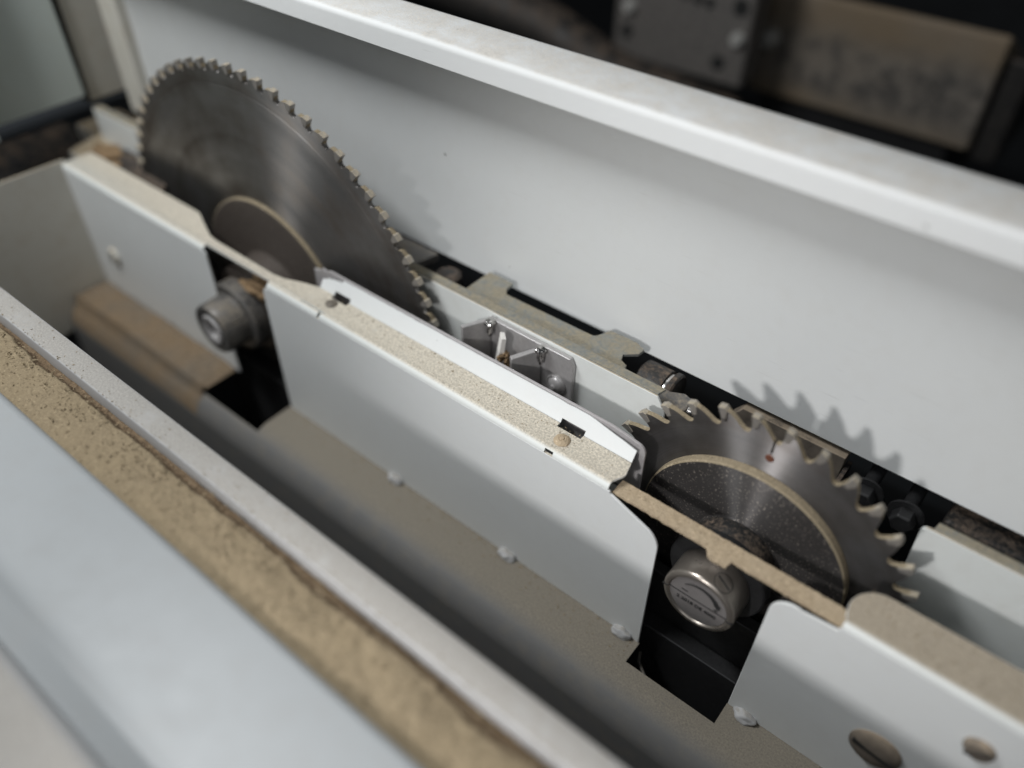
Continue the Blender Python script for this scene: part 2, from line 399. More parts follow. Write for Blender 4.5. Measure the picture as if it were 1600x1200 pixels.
prism_z(bm, [(.0640, yb), (.0628, -.0395)] + [(.0765 - .0145 * math.cos(math.radians(a)), -.0335 + .0145 * math.sin(math.radians(a))) for a in range(0, 91, 11)] + [(.36, -.0190), (.36, yb)], zt - TH, zt)
obj('top_flange', bm, MT['white_dusty'], guard, bevel=.0003, label='rounded dusty top flange at the right end')
# upright strip along the back of the flange, chipped upper edge, torn at its left end
bm = BM()
ptsb, ptst = [], []
n = 150
for i in range(n + 1):
    x = -.3085 + (.2470) * i / n
    s = 1.0
    if x > -.094: s = 1.0 - .40 * ((x + .094) / .0325) ** 1.1
    if x < -.292: s = .80 + .12 * noise.noise(Vector((x * 420, 3, 0))) - .25 * max(0, (-.300 - x) / .0085)
    s += -.05 * max(0, noise.noise(Vector((x * 190, 0.3, 1.7)))) ** 1.5
    ptsb.append((x, 0)); ptst.append((x, s))
poly = ptsb + ptst[::-1]
def sfn(off):
    return lambda x, s: (x, -.0246 + .0066 * s + off * .82, zt - .0002 + .0097 * s - off * .57)
a = [[bm.verts.new(sfn(0)(*p)) for p in ptsb], [bm.verts.new(sfn(0)(*p)) for p in ptst]]
b = [[bm.verts.new(sfn(.0012)(*p)) for p in ptsb], [bm.verts.new(sfn(.0012)(*p)) for p in ptst]]
for i in range(n):
    bm.faces.new((a[0][i], a[0][i + 1], a[1][i + 1], a[1][i])); bm.faces.new((b[0][i], b[1][i], b[1][i + 1], b[0][i + 1]))
    bm.faces.new((a[1][i], a[1][i + 1], b[1][i + 1], b[1][i])); bm.faces.new((a[0][i], b[0][i], b[0][i + 1], a[0][i + 1]))
for i in (0, n): bm.faces.new((a[0][i], a[1][i], b[1][i], b[0][i]))
ls = obj('upright_strip', bm, MT['white'], guard)
cut(ls, [(-.2945, -.2800, -.0275, -.0212, .03, .0442), (-.1085, -.0925, -.0277, -.0212, .03, .0442)])
# bare inner plate behind the strip
bm = BM()
prism_y(bm, [(-.322, .010), (-.058, .010)] + arc(-.0640, .0435, .006, 0, 75, 6) + [(-.080, .0520), (-.10, .0521), (-.305, .0521), (-.3095, .0500), (-.3125, .0512), (-.3160, .0485), (-.322, .0470)], -.0172, -.0156)
obj('inner_plate', bm, MT['bare_sheet'], guard, bevel=.0003, label='bare grey inner plate with a rounded end')
# dust caked strip across the right cut-out, ragged front edge and a hanging tab
bm = BM(); n = 120; top_, bot_ = [], []
for i in range(n + 1):
    x = -.0605 + .1260 * i / n
    yb_ = -.0432 - .0006 * noise.noise(Vector((x * 260, 5, 0))) - .0004 * noise.noise(Vector((x * 900, 1, 0)))
    if -.005 < x < .0085: yb_ -= .0048 * min(1, (x + .005) / .003)
    yt_ = -.0335 - .0003 * noise.noise(Vector((x * 300, 9, 2)))
    top_.append((x, yt_)); bot_.append((x, yb_))
g0 = [[bm.verts.new((x, y, .0365 + .0004 * noise.noise(Vector((x * 300, y * 300, 1))))) for x, y in ((t[0], t[1] + (q[1] - t[1]) * k / 6) for k in range(7))] for t, q in zip(top_, bot_)]
g1 = [[bm.verts.new((v.co.x, v.co.y, .0347)) for v in row] for row in g0]
for i in range(n):
    for k in range(6):
        bm.faces.new((g0[i][k], g0[i + 1][k], g0[i + 1][k + 1], g0[i][k + 1])); bm.faces.new((g1[i][k], g1[i][k + 1], g1[i + 1][k + 1], g1[i + 1][k]))
    bm.faces.new((g0[i][0], g1[i][0], g1[i + 1][0], g0[i + 1][0])); bm.faces.new((g0[i][6], g0[i + 1][6], g1[i + 1][6], g1[i][6]))
for i in (0, n):
    bm.faces.new(g0[i] + g1[i][::-1])
obj('bridge_strip', bm, MT['strip'], guard, label='narrow strip caked in sawdust across the right cut-out')
# ledge at the foot of the wall with two notches
bm = BM()
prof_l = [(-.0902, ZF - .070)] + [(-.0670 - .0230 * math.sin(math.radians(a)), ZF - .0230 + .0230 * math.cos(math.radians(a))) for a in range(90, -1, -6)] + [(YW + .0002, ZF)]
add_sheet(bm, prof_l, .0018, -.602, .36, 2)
lg = obj('ledge', bm, MT['shaded_ledge'], guard, smooth=60)
cut(lg, [(-.4165, -.3465, -.0775, -.03, ZF - .03, ZF + .01), (-.0272, .0312, -.0605, -.03, ZF - .03, ZF + .01)])
# triangular end plate
bm = BM()
prism_x(bm, [(YW + .004, .0440), (YW + .004, ZF - .02), (-.30, ZF - .06), (-.30, .046), (-.12, .0455)], -.6040, -.6022)
obj('end_plate', bm, MT['cream'], guard, bevel=.0006)
for x in (-.230, -.128, -.0395, .0425):
    bm = BM(); add_lump(bm, (x, YW - .0012, ZF + .0012), .0068, .0042, .0046, .22, sub=4, seed=x * 50)
    obj('weld_bead', bm, MT['white_lip'], guard, smooth=180)
for (x, y, r, s) in ((-.2885, -.0325, .0040, 1), (-.0995, -.0355, .0047, 2)):
    bm = BM(); add_lathe(bm, [(0, .0028), (.0010, .0027), (.0014, .0018), (.0022, .0021), (r * .8, .0016), (r, .0006), (r * .98, 0)], (x, y, zt), 32, 'z')
    for v in bm.verts: v.co += Vector((noise.noise(v.co * 500), noise.noise(v.co * 500 + Vector((9, 0, 0))), 0)) * .0003
    obj('rivet', bm, MT['grey_dusty'] if s == 1 else MT['strip'], guard)
def screw(parent, c, r, ang, mat, name='screw'):
    bm = BM(); add_lathe(bm, [(r, 0), (r, -.0012), (r * .82, -.0030), (r * .4, -.0037), (0, -.0038)], c, 40, 'y')
    o_ = obj(name, bm, mat, parent)
    d = Vector((math.cos(ang), 0, math.sin(ang))); n_ = Vector((-d.z, 0, d.x)); C = Vector(c)
    bm = BM(); h = r * .09
    vs = []
    for yy in (-.0026, -.00395):
        for sx, sz in ((-1, -1), (1, -1), (1, 1), (-1, 1)): vs.append(bm.verts.new(C + d * sx * r * .86 + n_ * sz * h + Vector((0, yy, 0))))
    for f in ((0, 1, 2, 3), (7, 6, 5, 4), (0, 4, 5, 1), (1, 5, 6, 2), (2, 6, 7, 3), (3, 7, 4, 0)): bm.faces.new([vs[i] for i in f])
    obj('slot', bm, MT['ink'], o_, smooth=0)
    return o_
screw(guard, (.1020, YW, -.032), .0125, math.radians(-10), MT['cast'])
screw(guard, (.1330, YW, .0145), .0065, math.radians(40), MT['cast'])
screw(guard, (-.5640, YW, -.0315), .0075, math.radians(70), MT['cream'])

# ------------------------------------------------------------------ saw blades
def blade_outline(N_, R, prof, sgn):
    """prof: (fraction of the pitch, radius) along one tooth; sgn +1 lets the hook face counter-clockwise"""
    pts = []
    for k in range(N_):
        for f, r in prof:
            a = 2 * PI * (k + f) / N_ * (-sgn)
            pts.append((r * R, a))
    return pts
def blade_plate(bm, c, outline, t, rings, lim):
    front = [[], []]
    for s, y in ((0, c[1] - t / 2), (1, c[1] + t / 2)):
        row = [[bm.verts.new((c[0] + r * math.cos(a), y, c[2] + r * math.sin(a))) for r, a in outline]]
        for rr, dy in rings:
            yy = y + (dy if s == 0 else -dy)
            row.append([bm.verts.new((c[0] + rr * math.cos(a), yy, c[2] + rr * math.sin(a))) for r, a in outline])
        front[s] = row
    L = len(outline)
    for s in (0, 1):
        for A, B in zip(front[s], front[s][1:]):
            for i in range(L): bm.faces.new((A[i], A[(i + 1) % L], B[(i + 1) % L], B[i]))
        bm.faces.new(front[s][-1])
    for i in range(L):
        f_ = bm.faces.new((front[0][0][i], front[0][0][(i + 1) % L], front[1][0][(i + 1) % L], front[1][0][i]))
        if outline[i][0] + outline[(i + 1) % L][0] > 2 * lim: f_.material_index = 1
def tips(root, c, R, N_, phase, sgn, shape, t, mat):
    """carbide tips: one mesh, copied round the rim; shape in (tangential, radial) with 0,0 at the cutting edge"""
    bm = BM()
    prism_y(bm, shape, -t / 2, t / 2)
    me_o = None
    for k in range(N_):
        a = phase + 2 * PI * k / N_ * sgn
        if k == 0:
            o_ = obj('carbide_tip', bm, mat, root, bevel=.0002, origin=(0, 0, 0)); me_o = o_
        else:
            o_ = me_o.copy(); COL.objects.link(o_); o_.parent = root
        # local frame: +x along tangent, +z radial
        o_.rotation_euler = (0, PI / 2 - a, 0)
        o_.location = Vector((R * math.cos(a), 0, R * math.sin(a)))

BC = Vector((-.3933, 0, -.0136)); BR = .175
main = thing('main_saw_blade', 'large fine-toothed main saw blade standing behind the left part of the white guard', 'saw blade', BC)
prof_big = [(0.0, .992), (0.01, .9945), (.20, .9925), (.42, .9890), (.56, .9850), (.60, .9800), (.63, .9700), (.68, .9620), (.75, .9585), (.83, .9585), (.90, .9620), (.95, .9690), (.97, .9800)]
out = blade_outline(72, BR, prof_big, -1)
ph = math.radians(21.3)
out = [(r, a + ph) for r, a in out]
bm = BM(); blade_plate(bm, BC, out, .0032, [(.1640, 0), (.1610, 0), (.1603, .00035), (.1596, .00035), (.1589, 0), (.12, 0), (.05, 0), (.02, 0)], .1695)
obj('blade_plate', bm, [MT['blade'], MT['rim_dust']], main, smooth=25, origin=BC)
# cutting face looks clockwise: tangent +x in the tip frame points clockwise
tips(main, BC, BR, 72, ph, 1, [(.0002, -.0062), (.0006, .0002), (-.0040, -.0003), (-.0046, -.0018), (-.0022, -.0062)], .0044, MT['carbide'])
bm = BM(); add_lathe(bm, [(.030, .0), (.0765, .0), (.0772, -.0006), (.0772, -.0030), (.0764, -.0036), (.0740, -.0038), (.036, -.0044), (.0345, -.0055), (.0345, -.030), (.033, -.0315), (.010, -.0315)], (BC.x, -.0013, BC.z), 128)
for f in bm.faces:
    cc = f.calc_center_median(); rr = math.hypot(cc.x - BC.x, cc.z - BC.z)
    if rr > .0762: f.material_index = 1
obj('clamping_flange', bm, [MT['flange_brown'], MT['rim_dust']], main, origin=BC)

SR = .091; S0 = Vector((0, 0, 0))
scor = thing('scoring_saw_blade', 'small coarse-toothed scoring blade with hooked teeth in the right cut-out', 'saw blade', S0)
prof_s = [(0.0, .985), (.015, .9885), (.10, .9865), (.22, .975), (.34, .956), (.46, .932), (.56, .909), (.65, .8895), (.73, .8785), (.81, .8755), (.88, .8790), (.93, .8880), (.955, .9040), (.965, .9250), (.968, .9500), (.97, .9700)]
phs = math.radians(19.4)
out = [(r, a + phs) for r, a in blade_outline(32, SR, prof_s, 1)]
bm = BM(); blade_plate(bm, S0, out, .0030, [(.0772, 0), (.0760, 0), (.066, 0), (.030, 0), (.012, 0)], .0)
sb = obj('blade_plate', bm, [MT['blade_small'], MT['rim_dust']], scor, smooth=25, origin=S0)
cut(sb, [(-.0003, .0009, -.01, .01, .0715, .0850)])
tips(scor, S0, SR, 32, phs, 1, [(-.0002, -.0070), (-.0009, .0001), (.0026, -.0004), (.0036, -.0024), (.0022, -.0070)], .0042, MT['carbide'])
bm = BM(); add_lathe(bm, [(0, -.0019), (.0022, -.0018), (.0025, -.0012), (.0025, .0012)], (.0003, 0, .0690), 24)
obj('slot_plug', bm, MT['rust'], scor)
bm = BM(); add_lathe(bm, [(.030, .0), (.0580, .0), (.0590, -.0006), (.0590, -.0050), (.0582, -.0060), (.0568, -.0063), (.0240, -.0066), (.0230, -.0074), (.0230, -.0200), (.0222, -.0212), (.010, -.0212)], (0, -.0014, 0), 128)
for f in bm.faces:
    cc = f.calc_center_median(); rr = math.hypot(cc.x, cc.z)
    if rr > .0575: f.material_index = 1
    elif .0222 < rr < .0232: f.material_index = 2
obj('clamping_flange', bm, [MT['flange'], MT['rim_dust'], MT['black_dusty']], scor, origin=S0)

# ------------------------------------------------------------------ arbor noses
nose = thing('arbor_nut', 'grey slotted arbor nut sticking out of the left cut-out of the white guard', 'nut', (BC.x, -.032, BC.z))
bm = BM(); add_lathe(bm, [(.008, -.033), (.0265, -.033), (.0275, -.034), (.0275, -.0440), (.0262, -.0455), (.020, -.0455)], (BC.x, 0, BC.z), 96)
obj('collar', bm, MT['grey_dusty'], nose)
bm = BM(); add_lathe(bm, [(.0205, -.0440), (.0205, -.0468), (.0200, -.0475), (.0200, -.0630), (.0190, -.0650), (.0160, -.0655), (.0140, -.0650), (.0132, -.0600), (.0132, -.0560), (0, -.0560)], (BC.x, 0, BC.z), 96)
nb = obj('nut_body', bm, MT['grey_dusty'], nose)
cut(nb, [(BC.x + .005, BC.x + .03, -.067, -.047, BC.z + .0090, BC.z + .0100)])
bm = BM()
add_box(bm, BC.x - .0125, BC.x + .0125, -.0632, -.0560, BC.z - .0016, BC.z + .0016)
bmesh.ops.rotate(bm, verts=bm.verts, cent=(BC.x, -.06, BC.z), matrix=Matrix.Rotation(math.radians(62), 3, 'Y'))
obj('cross_bar', bm, MT['steel'], nose, bevel=.0004)
bm = BM(); add_lathe(bm, [(.0129, -.0640), (.0112, -.0662), (.0085, -.0655), (.0074, -.0575)], (BC.x, 0, BC.z), 48, cap=False)
obj('socket_ring', bm, MT['steel'], nose)
# dust heap on the hub behind it
bm = BM(); add_lump(bm, (-.372, -.028, .0130), .019, .010, .0080, .5, sub=4, seed=3)
o = obj('sawdust_heap', bm, MT['fluff']); tag(o, 'small orange brown heap of sawdust lying on top of the arbor in the left cut-out', 'sawdust')

cap = thing('adjuster_cap', 'round nickel adjusting cap with a printed dial on the scoring blade arbor', 'cap', (0, -.030, 0))
bm = BM(); add_lathe(bm, [(.010, -.0222), (.0265, -.0222), (.0275, -.0230), (.0275, -.0300), (.0265, -.0312), (.010, -.0312)], (0, 0, 0), 96)
obj('collar', bm, MT['black'], cap)
bm = BM(); add_lathe(bm, [(.0100, -.0305), (.0190, -.0305), (.0198, -.0312), (.0202, -.0322), (.0202, -.0482), (.0198, -.0494), (.0190, -.0502), (.0180, -.0505), (.0172, -.0503), (.0167, -.0496), (.0164, -.0490), (.004, -.0490)], (0, 0, 0), 128)
cb = obj('cap_body', bm, MT['nickel'], cap)
bm = BM(); add_lathe(bm, [(.0162, -.0488), (.0162, -.0494), (0, -.0494)], (0, 0, 0), 96)
lp = obj('dial_plate', bm, MT['label'], cap)
bm = BM(); add_box(bm, -.0200, .0200, -.0497, -.0493, -.00022, .00022)
add_box(bm, -.0201, -.0168, -.0508, -.0500, -.0003, .0003); add_box(bm, .0168, .0201, -.0508, -.0500, -.0003, .0003)
# growing curved arrow, minus and plus
arc_o, arc_i = [], []
for k in range(25):
    t_ = k / 24; a = math.radians(138 - 108 * t_)
    wd = .0001 + .0016 * t_ ** 1.1
    arc_o.append((.0118 + wd * .7, a)); arc_i.append((.0118 - wd, a))
def pol(r, a): return (r * math.cos(a), r * math.sin(a))
prism_y(bm, [pol(*p) for p in arc_o] + [pol(.0138, math.radians(29)), pol(.0121, math.radians(15)), pol(.0098, math.radians(30))] + [pol(*p) for p in arc_i[::-1]], -.0498, -.0494)
add_box(bm, -.0098, -.0062, -.0497, -.0494, .0030, .0035)
add_box(bm, .0088, .0114, -.0497, -.0494, .0016, .0020); add_box(bm, .0099, .0103, -.04975, -.0494, .0004, .0032)
obj('dial_marks', bm, MT['ink'], lp, smooth=0)
def text_mesh(body, size, loc, mat, parent, name='dial_lettering', sx=1.0):
    cu = bpy.data.curves.new(name, 'FONT'); cu.body = body; cu.size = size; cu.align_x = 'CENTER'; cu.align_y = 'CENTER'; cu.extrude = .00008; cu.offset = .00007
    t_ = bpy.data.objects.new('text_tmp', cu); COL.objects.link(t_)
    bpy.context.view_layer.update()
    me = bpy.data.meshes.new_from_object(t_.evaluated_get(bpy.context.evaluated_depsgraph_get()))
    bpy.data.objects.remove(t_)
    me.transform(Matrix.Translation(loc) @ Matrix.Rotation(PI / 2, 4, 'X') @ Matrix.Diagonal((sx, 1, 1, 1)))
    b_ = BM(); b_.from_mesh(me); bpy.data.meshes.remove(me)
    return obj(name, b_, mat, parent, smooth=0)
text_mesh('2 2018 DE 4000', .0034, (-.0002, -.0496, -.0044), MT['ink'], lp, sx=1.02)
al = math.radians(24)
bm = BM(); add_lathe(bm, [(.0050, -.0010), (.0050, .0003), (.0046, .0005), (0, .0005)], (0, 0, 0), 40, 'z')
RM = Matrix.Translation((.0200 * math.sin(al), -.0440, .0200 * math.cos(al))) @ Matrix.Rotation(al, 4, 'Y')
bm.transform(RM); ss = obj('grub_screw', bm, MT['nickel'], cap)
bm = BM(); add_box(bm, -.0044, .0044, -.0005, .0005, .0001, .00062); bm.transform(RM @ Matrix.Rotation(math.radians(-14), 4, 'Z')); obj('slot', bm, MT['ink'], ss, smooth=0)
bm = BM(); add_lathe(bm, [(.0054, .00018), (.0054, .00028), (.0050, .00030), (.0050, .00018)], (0, 0, 0), 40, 'z', cap=False); bm.transform(RM); obj('seat_ring', bm, MT['ink'], ss)

# dark bearing housings seen through the cut-outs
for x, lab in ((BC.x + .012, 'black bearing housing in the left cut-out behind the slotted nut'), (.002, 'black bearing housing in the right cut-out below the round cap')):
    bm = BM(); add_box(bm, x - .060, x + .062, -.026, -.018, -.17, -.032)
    add_box(bm, x - .060, x + .062, -.0370, -.0262, -.17, -.0700)
    o = obj('bearing_housing', bm, MT['black'], bevel=.001); tag(o, lab, 'housing', 'bearing housings behind the guard')

bm = BM(); add_tube(bm, [(-.0260, -.0440, -.088), (-.0235, -.0490, -.091), (-.0150, -.0545, -.093), (-.0020, -.0580, -.094), (.0150, -.0592, -.095), (.0310, -.0585, -.096)], .0010, 10)  # thin tube standing in for the curved edge of the far sheet
o = obj('plate_edge', bm, MT['grey_dusty']); tag(o, 'thin grey curved plate edge at the bottom of the right cut-out below the round cap', 'rod')
for x_, z_, l_ in ((.0420, .0300, 'dark bolt head in the gap right of the brown carriage plate'), (.0640, .0280, 'dark bolt head in the gap just left of the short rear plate')):
    t_ = thing('bolt', l_, 'bolt', (x_, .046, z_), 'bolts in the gap behind the small blade')
    bm = BM(); add_lathe(bm, [(0, -.0075), (.0055, -.0075), (.0065, -.0065), (.0065, .0), (0, .0)], (x_, .046, z_), 6); obj('head', bm, MT['black'], t_, bevel=.0005)
    bm = BM(); add_lathe(bm, [(.002, .0), (.0095, .0), (.0095, .0016), (.002, .0016)], (x_, .046, z_), 32); obj('washer', bm, MT['black'], t_)
    bm = BM(); add_lathe(bm, [(0, .0017), (.004, .0017), (.004, .03), (0, .03)], (x_, .046, z_), 20); obj('shank', bm, MT['black'], t_)
# ------------------------------------------------------------------ rear plates
rp = thing('rear_plate', 'long white rear plate behind the blades with a dusty top edge', 'plate', (-.3, .011, 0))
bm = BM(); prism_y(bm, [(-.64, -.14), (-.064, -.14), (-.064, .050), (-.070, .0592), (-.64, .0592)], .011, .0125)
obj('plate', bm, MT['rear'], rp, bevel=.0004)
bm = BM(); prism_z(bm, [(-.64, .0127), (-.0705, .0127), (-.069, .0190), (-.64, .0192)], .0578, .0594)
obj('top_flange', bm, MT['zinc'], rp, bevel=.0003)
rr_ = thing('rear_plate', 'short white rear plate with rounded corner at the far right beyond the small blade', 'plate', (.2, .025, 0))
bm = BM(); prism_y(bm, [(.0835, -.14), (.36, -.14), (.36, .0485)] + arc(.0765, .0450, .0035, 90, 172, 6), .025, .0268)
obj('plate', bm, MT['rear'], rr_, bevel=.0004)
bm = BM(); prism_z(bm, [(.078, .0270), (.36, .0270), (.36, .0325), (.079, .0325)], .0468, .0486)
obj('top_flange', bm, MT['zinc'], rr_, bevel=.0004)

# welded bracket between the blades
br = thing('welded_bracket', 'grey welded steel bracket bolted to the white rear plate between the two blades', 'bracket', (-.155, .0105, .03))
bm = BM(); prism_y(bm, [(-.190, -.005), (-.1235, -.005), (-.1235, .0515), (-.1262, .0570), (-.187, .0575), (-.190, .0550)], .0072, .0105)
obj('back_plate', bm, MT['steel'], br, bevel=.0005)
def slab(bm, p0, p1, th, z0a, z1a, z0b, z1b):
    d = (Vector(p1) - Vector(p0)).normalized(); n_ = Vector((-d.y, d.x)) * th / 2
    P = [Vector(p0) + n_, Vector(p0) - n_, Vector(p1) - n_, Vector(p1) + n_]
    lo = [z0a, z0a, z0b, z0b]; hi = [z1a, z1a, z1b, z1b]
    A = [bm.verts.new((P[i].x, P[i].y, lo[i])) for i in range(4)]; B = [bm.verts.new((P[i].x, P[i].y, hi[i])) for i in range(4)]
    bm.faces.new(A); bm.faces.new(B)
    for i in range(4): bm.faces.new((A[i], A[(i + 1) % 4], B[(i + 1) % 4], B[i]))
bm = BM(); slab(bm, (-.1865, .0071), (-.1945, -.0100), .0030, 0, .0570, .004, .0575); obj('side_flange', bm, MT['steel'], br, bevel=.0005)
bm = BM(); slab(bm, (-.1475, .0071), (-.1575, -.0085), .0036, .0, .0545, .032, .0520); obj('rib', bm, MT['steel'], br, bevel=.0005)
for p_ in ((-.1835, .0040, .0575), (-.1450, .0045, .0560)):
    bm = BM(); add_lump(bm, p_, .0034, .0034, .0026, .45, sub=3, seed=p_[0] * 90); add_lump(bm, (p_[0] + .0004, p_[1] - .0010, p_[2] - .0045), .0018, .0022, .0050, .5, sub=3, seed=p_[0] * 70)
    obj('weld', bm, MT['bright'], br)
bm = BM(); add_lathe(bm, [(.0070, .0001), (.0070, -.0008), (.0063, -.0015), (.0058, -.0007), (.0053, -.0017), (.0032, -.0031), (.0017, -.0036), (.0015, -.0043), (0, -.0045)], (-.1345, .0072, .0330), 48)
obj('button_bolt', bm, MT['steel'], br)
bm = BM()
prism_y(bm, [(-.0016, 0), (.0016, 0), (.0018, .012), (.0014, .030), (-.0014, .0305)], -.0030, .0030)
bm.transform(Matrix.Translation((-.1735, -.0015, .0285)) @ Matrix.Rotation(math.radians(9), 4, 'Y') @ Matrix.Rotation(math.radians(50), 4, 'Z'))
ch = obj('wood_chip', bm, MT['chip'], bevel=.0002); tag(ch, 'thin white laminate offcut stuck upright in the welded bracket', 'offcut')
bm = BM()
for k in range(9): add_lump(bm, (-.1685 + random.uniform(-.003, .006), .0000 + random.uniform(-.005, .003), .036 + random.uniform(-.004, .012) - .001 * k), random.uniform(.0015, .004), random.uniform(.0015, .003), random.uniform(.0015, .004), .8, sub=3, seed=k)
o = obj('wood_fibre', bm, MT['fluff']); tag(o, 'brown clump of wood fibre beside the white offcut in the bracket', 'wood fibre')

# things in the gap between the rear plate and the back panel
sbk = thing('slotted_bracket', 'dusty zinc bracket with a long slot behind the rear plate', 'bracket', (-.16, .03, .055))
bm = BM()
prism_z(bm, [(-.2200, .0200), (-.0980, .0200), (-.0990, .0260), (-.1040, .0280), (-.1060, .0330), (-.0990, .0390), (-.0985, .0445), (-.1060, .0475), (-.1240, .0470)] + [(-.1310 - .004 * math.sin(math.radians(a)), .0400 - .004 * math.cos(math.radians(a))) for a in range(-80, 1, 20)] + [(-.1960, .0350), (-.1990, .0390), (-.2000, .0470), (-.2200, .0470)], .0530, .0552)
obj('bracket_plate', bm, MT['zinc'], sbk, bevel=.0004)
bm = BM(); add_box(bm, -.2050, -.1280, .0300, .0420, .0360, .0375); obj('lower_web', bm, MT['grey_dusty'], sbk, bevel=.0004)
rol = thing('guide_roller', 'dark dusty guide roller in the gap beside the small blade', 'roller', (-.085, .041, .038))
bm = BM(); add_lathe(bm, [(.004, -.0110), (.0118, -.0110), (.0128, -.0100), (.0128, .0060), (.0112, .0066), (.0112, .0082), (.0132, .0090), (.0132, .0120), (.0120, .0130), (.004, .0130)], (-.0850, .0410, .0360), 64, 'x'); obj('roller_body', bm, MT['black_dusty'], rol)
bm = BM(); add_lathe(bm, [(.0113, .0066), (.0114, .0074), (.0113, .0082)], (-.0850, .0410, .0360), 48, 'x', cap=False); obj('ring', bm, MT['bright'], rol)
mb = thing('mounting_block', 'small dusty mounting block beside the guide roller at the tip of the rear plate', 'block', (-.07, .03, .04))
bm = BM(); prism_z(bm, [(-.0940, .0195), (-.0600, .0195), (-.0570, .0235), (-.0580, .0330), (-.0640, .0350), (-.0720, .0310), (-.0860, .0330), (-.0940, .0300)], .030, .0475); obj('block_body', bm, MT['grey_dusty'], mb, bevel=.001)
bm = BM(); add_lathe(bm, [(.0026, -.001), (.0026, .0030), (.0018, .0038), (0, .0038)], (-.0575, .0265, .0440), 24, 'x'); obj('pin', bm, MT['bright'], mb)
cl = thing('clamp_bracket', 'dark clamp with angled lugs in the gap beside the big blade', 'clamp', (-.26, .035, .04))
bm = BM(); prism_z(bm, [(-.285, .0205), (-.232, .0205), (-.228, .0260), (-.240, .0300), (-.244, .0440), (-.262, .0440), (-.266, .0330), (-.285, .0340)], .020, .0370); obj('clamp_body', bm, MT['black_dusty'], cl, bevel=.0008)
bm = BM(); prism_z(bm, [(-.400, .0200), (-.272, .0200), (-.266, .0470), (-.400, .0470)], .0440, .0500); obj('plate', bm, MT['grey_dusty'], cl, bevel=.0008)
bm = BM(); add_lathe(bm, [(.008, -.016), (.0095, -.015), (.0095, .010), (.007, .012), (0, .012)], (-.250, .038, .034), 40, 'z'); obj('bolt', bm, MT['black_dusty'], cl)
db = thing('carriage_plate', 'dark brown carriage plate in the gap right behind the small blade', 'plate', (0, .05, 0))
bm = BM(); prism_y(bm, [(-.042, -.12), (.026, -.12), (.026, .0405), (-.035, .0405), (-.042, .030)], .0520, .0600); obj('plate', bm, MT['cast'], db, bevel=.0008)
bm = BM(); add_box(bm, .0265, .0290, .040, .0600, -.10, .0330); obj('rib', bm, MT['black_dusty'], db, bevel=.0004)
bm = BM(); prism_z(bm, [(.080, .050), (.125, .050), (.128, .085), (.082, .085)], -.02, .034); o = obj('cable_block', bm, MT['black_dusty'], bevel=.004); tag(o, 'dim brown block in the dark gap above the right rear plate', 'block')
bm = BM(); add_tube(bm, [(.10, .044, .012), (.15, .041, .022), (.20, .043, .019), (.30, .044, .015)], .008, 20); o = obj('cable', bm, MT['black_dusty']); tag(o, 'thick black cable in the dark gap at the far right', 'cable')

# ------------------------------------------------------------------ back panel
bp = thing('back_panel', 'tall white folded back panel running behind the saw blades', 'panel', (-.15, .055, .045))
bm = BM()
add_sheet(bm, [(.055, .0455), (.055, .1926), (.0542, .1940), (.0525, .1948), (.0275, .1948)][::-1], .0016, -.6120, .42)
obj('panel_face', bm, MT['white'], bp, smooth=50)
bm = BM()
fold = [(.0252, .1934), (.0250, .2030)] + [(.0282 + .0032 * math.cos(math.radians(a)), .2034 + .0032 * math.sin(math.radians(a))) for a in range(180, 89, -15)] + [(.0590, .2066), (.0620, .2058), (.0636, .2030), (.0637, .172)]
add_sheet(bm, fold, .0016, -.6120, .42)
obj('rolled_lip', bm, MT['white_clean'], bp, smooth=50)
bm = BM(); add_box(bm, -.6400, -.6122, .0440, .0640, .044, .2050); obj('corner_post', bm, MT['cream'], bp, bevel=.003)

ep = thing('end_panel', 'pale green end panel at the far left beyond a dark slit', 'panel', (-.65, -.05, .1))
bm = BM(); prism_x(bm, [(.0135, .0660), (-.30, .0640), (-.30, .32), (.0120, .32)], -.655, -.650); obj('panel_face', bm, MT['green_white'], ep, bevel=.001)
bm = BM(); add_box(bm, -.6495, -.6120, -.0850, -.0780, .070, .30)
bmesh.ops.rotate(bm, verts=bm.verts, cent=(-.64, -.08, .07), matrix=Matrix.Rotation(math.radians(0), 3, 'Y'))
obj('stiffener', bm, MT['green_white'], ep, bevel=.001)
bm = BM(); prism_x(bm, [(.0200, .0560), (.075, .0560), (.075, .32), (.0235, .32)], -.668, -.660); o = obj('side_panel', bm, MT['cream'], bevel=.001); tag(o, 'cream panel right of the dark slit in the far left corner', 'panel')
bm = BM(); prism_x(bm, [(.0140, .0600), (.0195, .0600), (.0230, .32), (.0128, .32)], -.6600, -.6560); obj('slit_shade', bm, MT['void'], ep)  # black strip added in the gap as the slit's shade
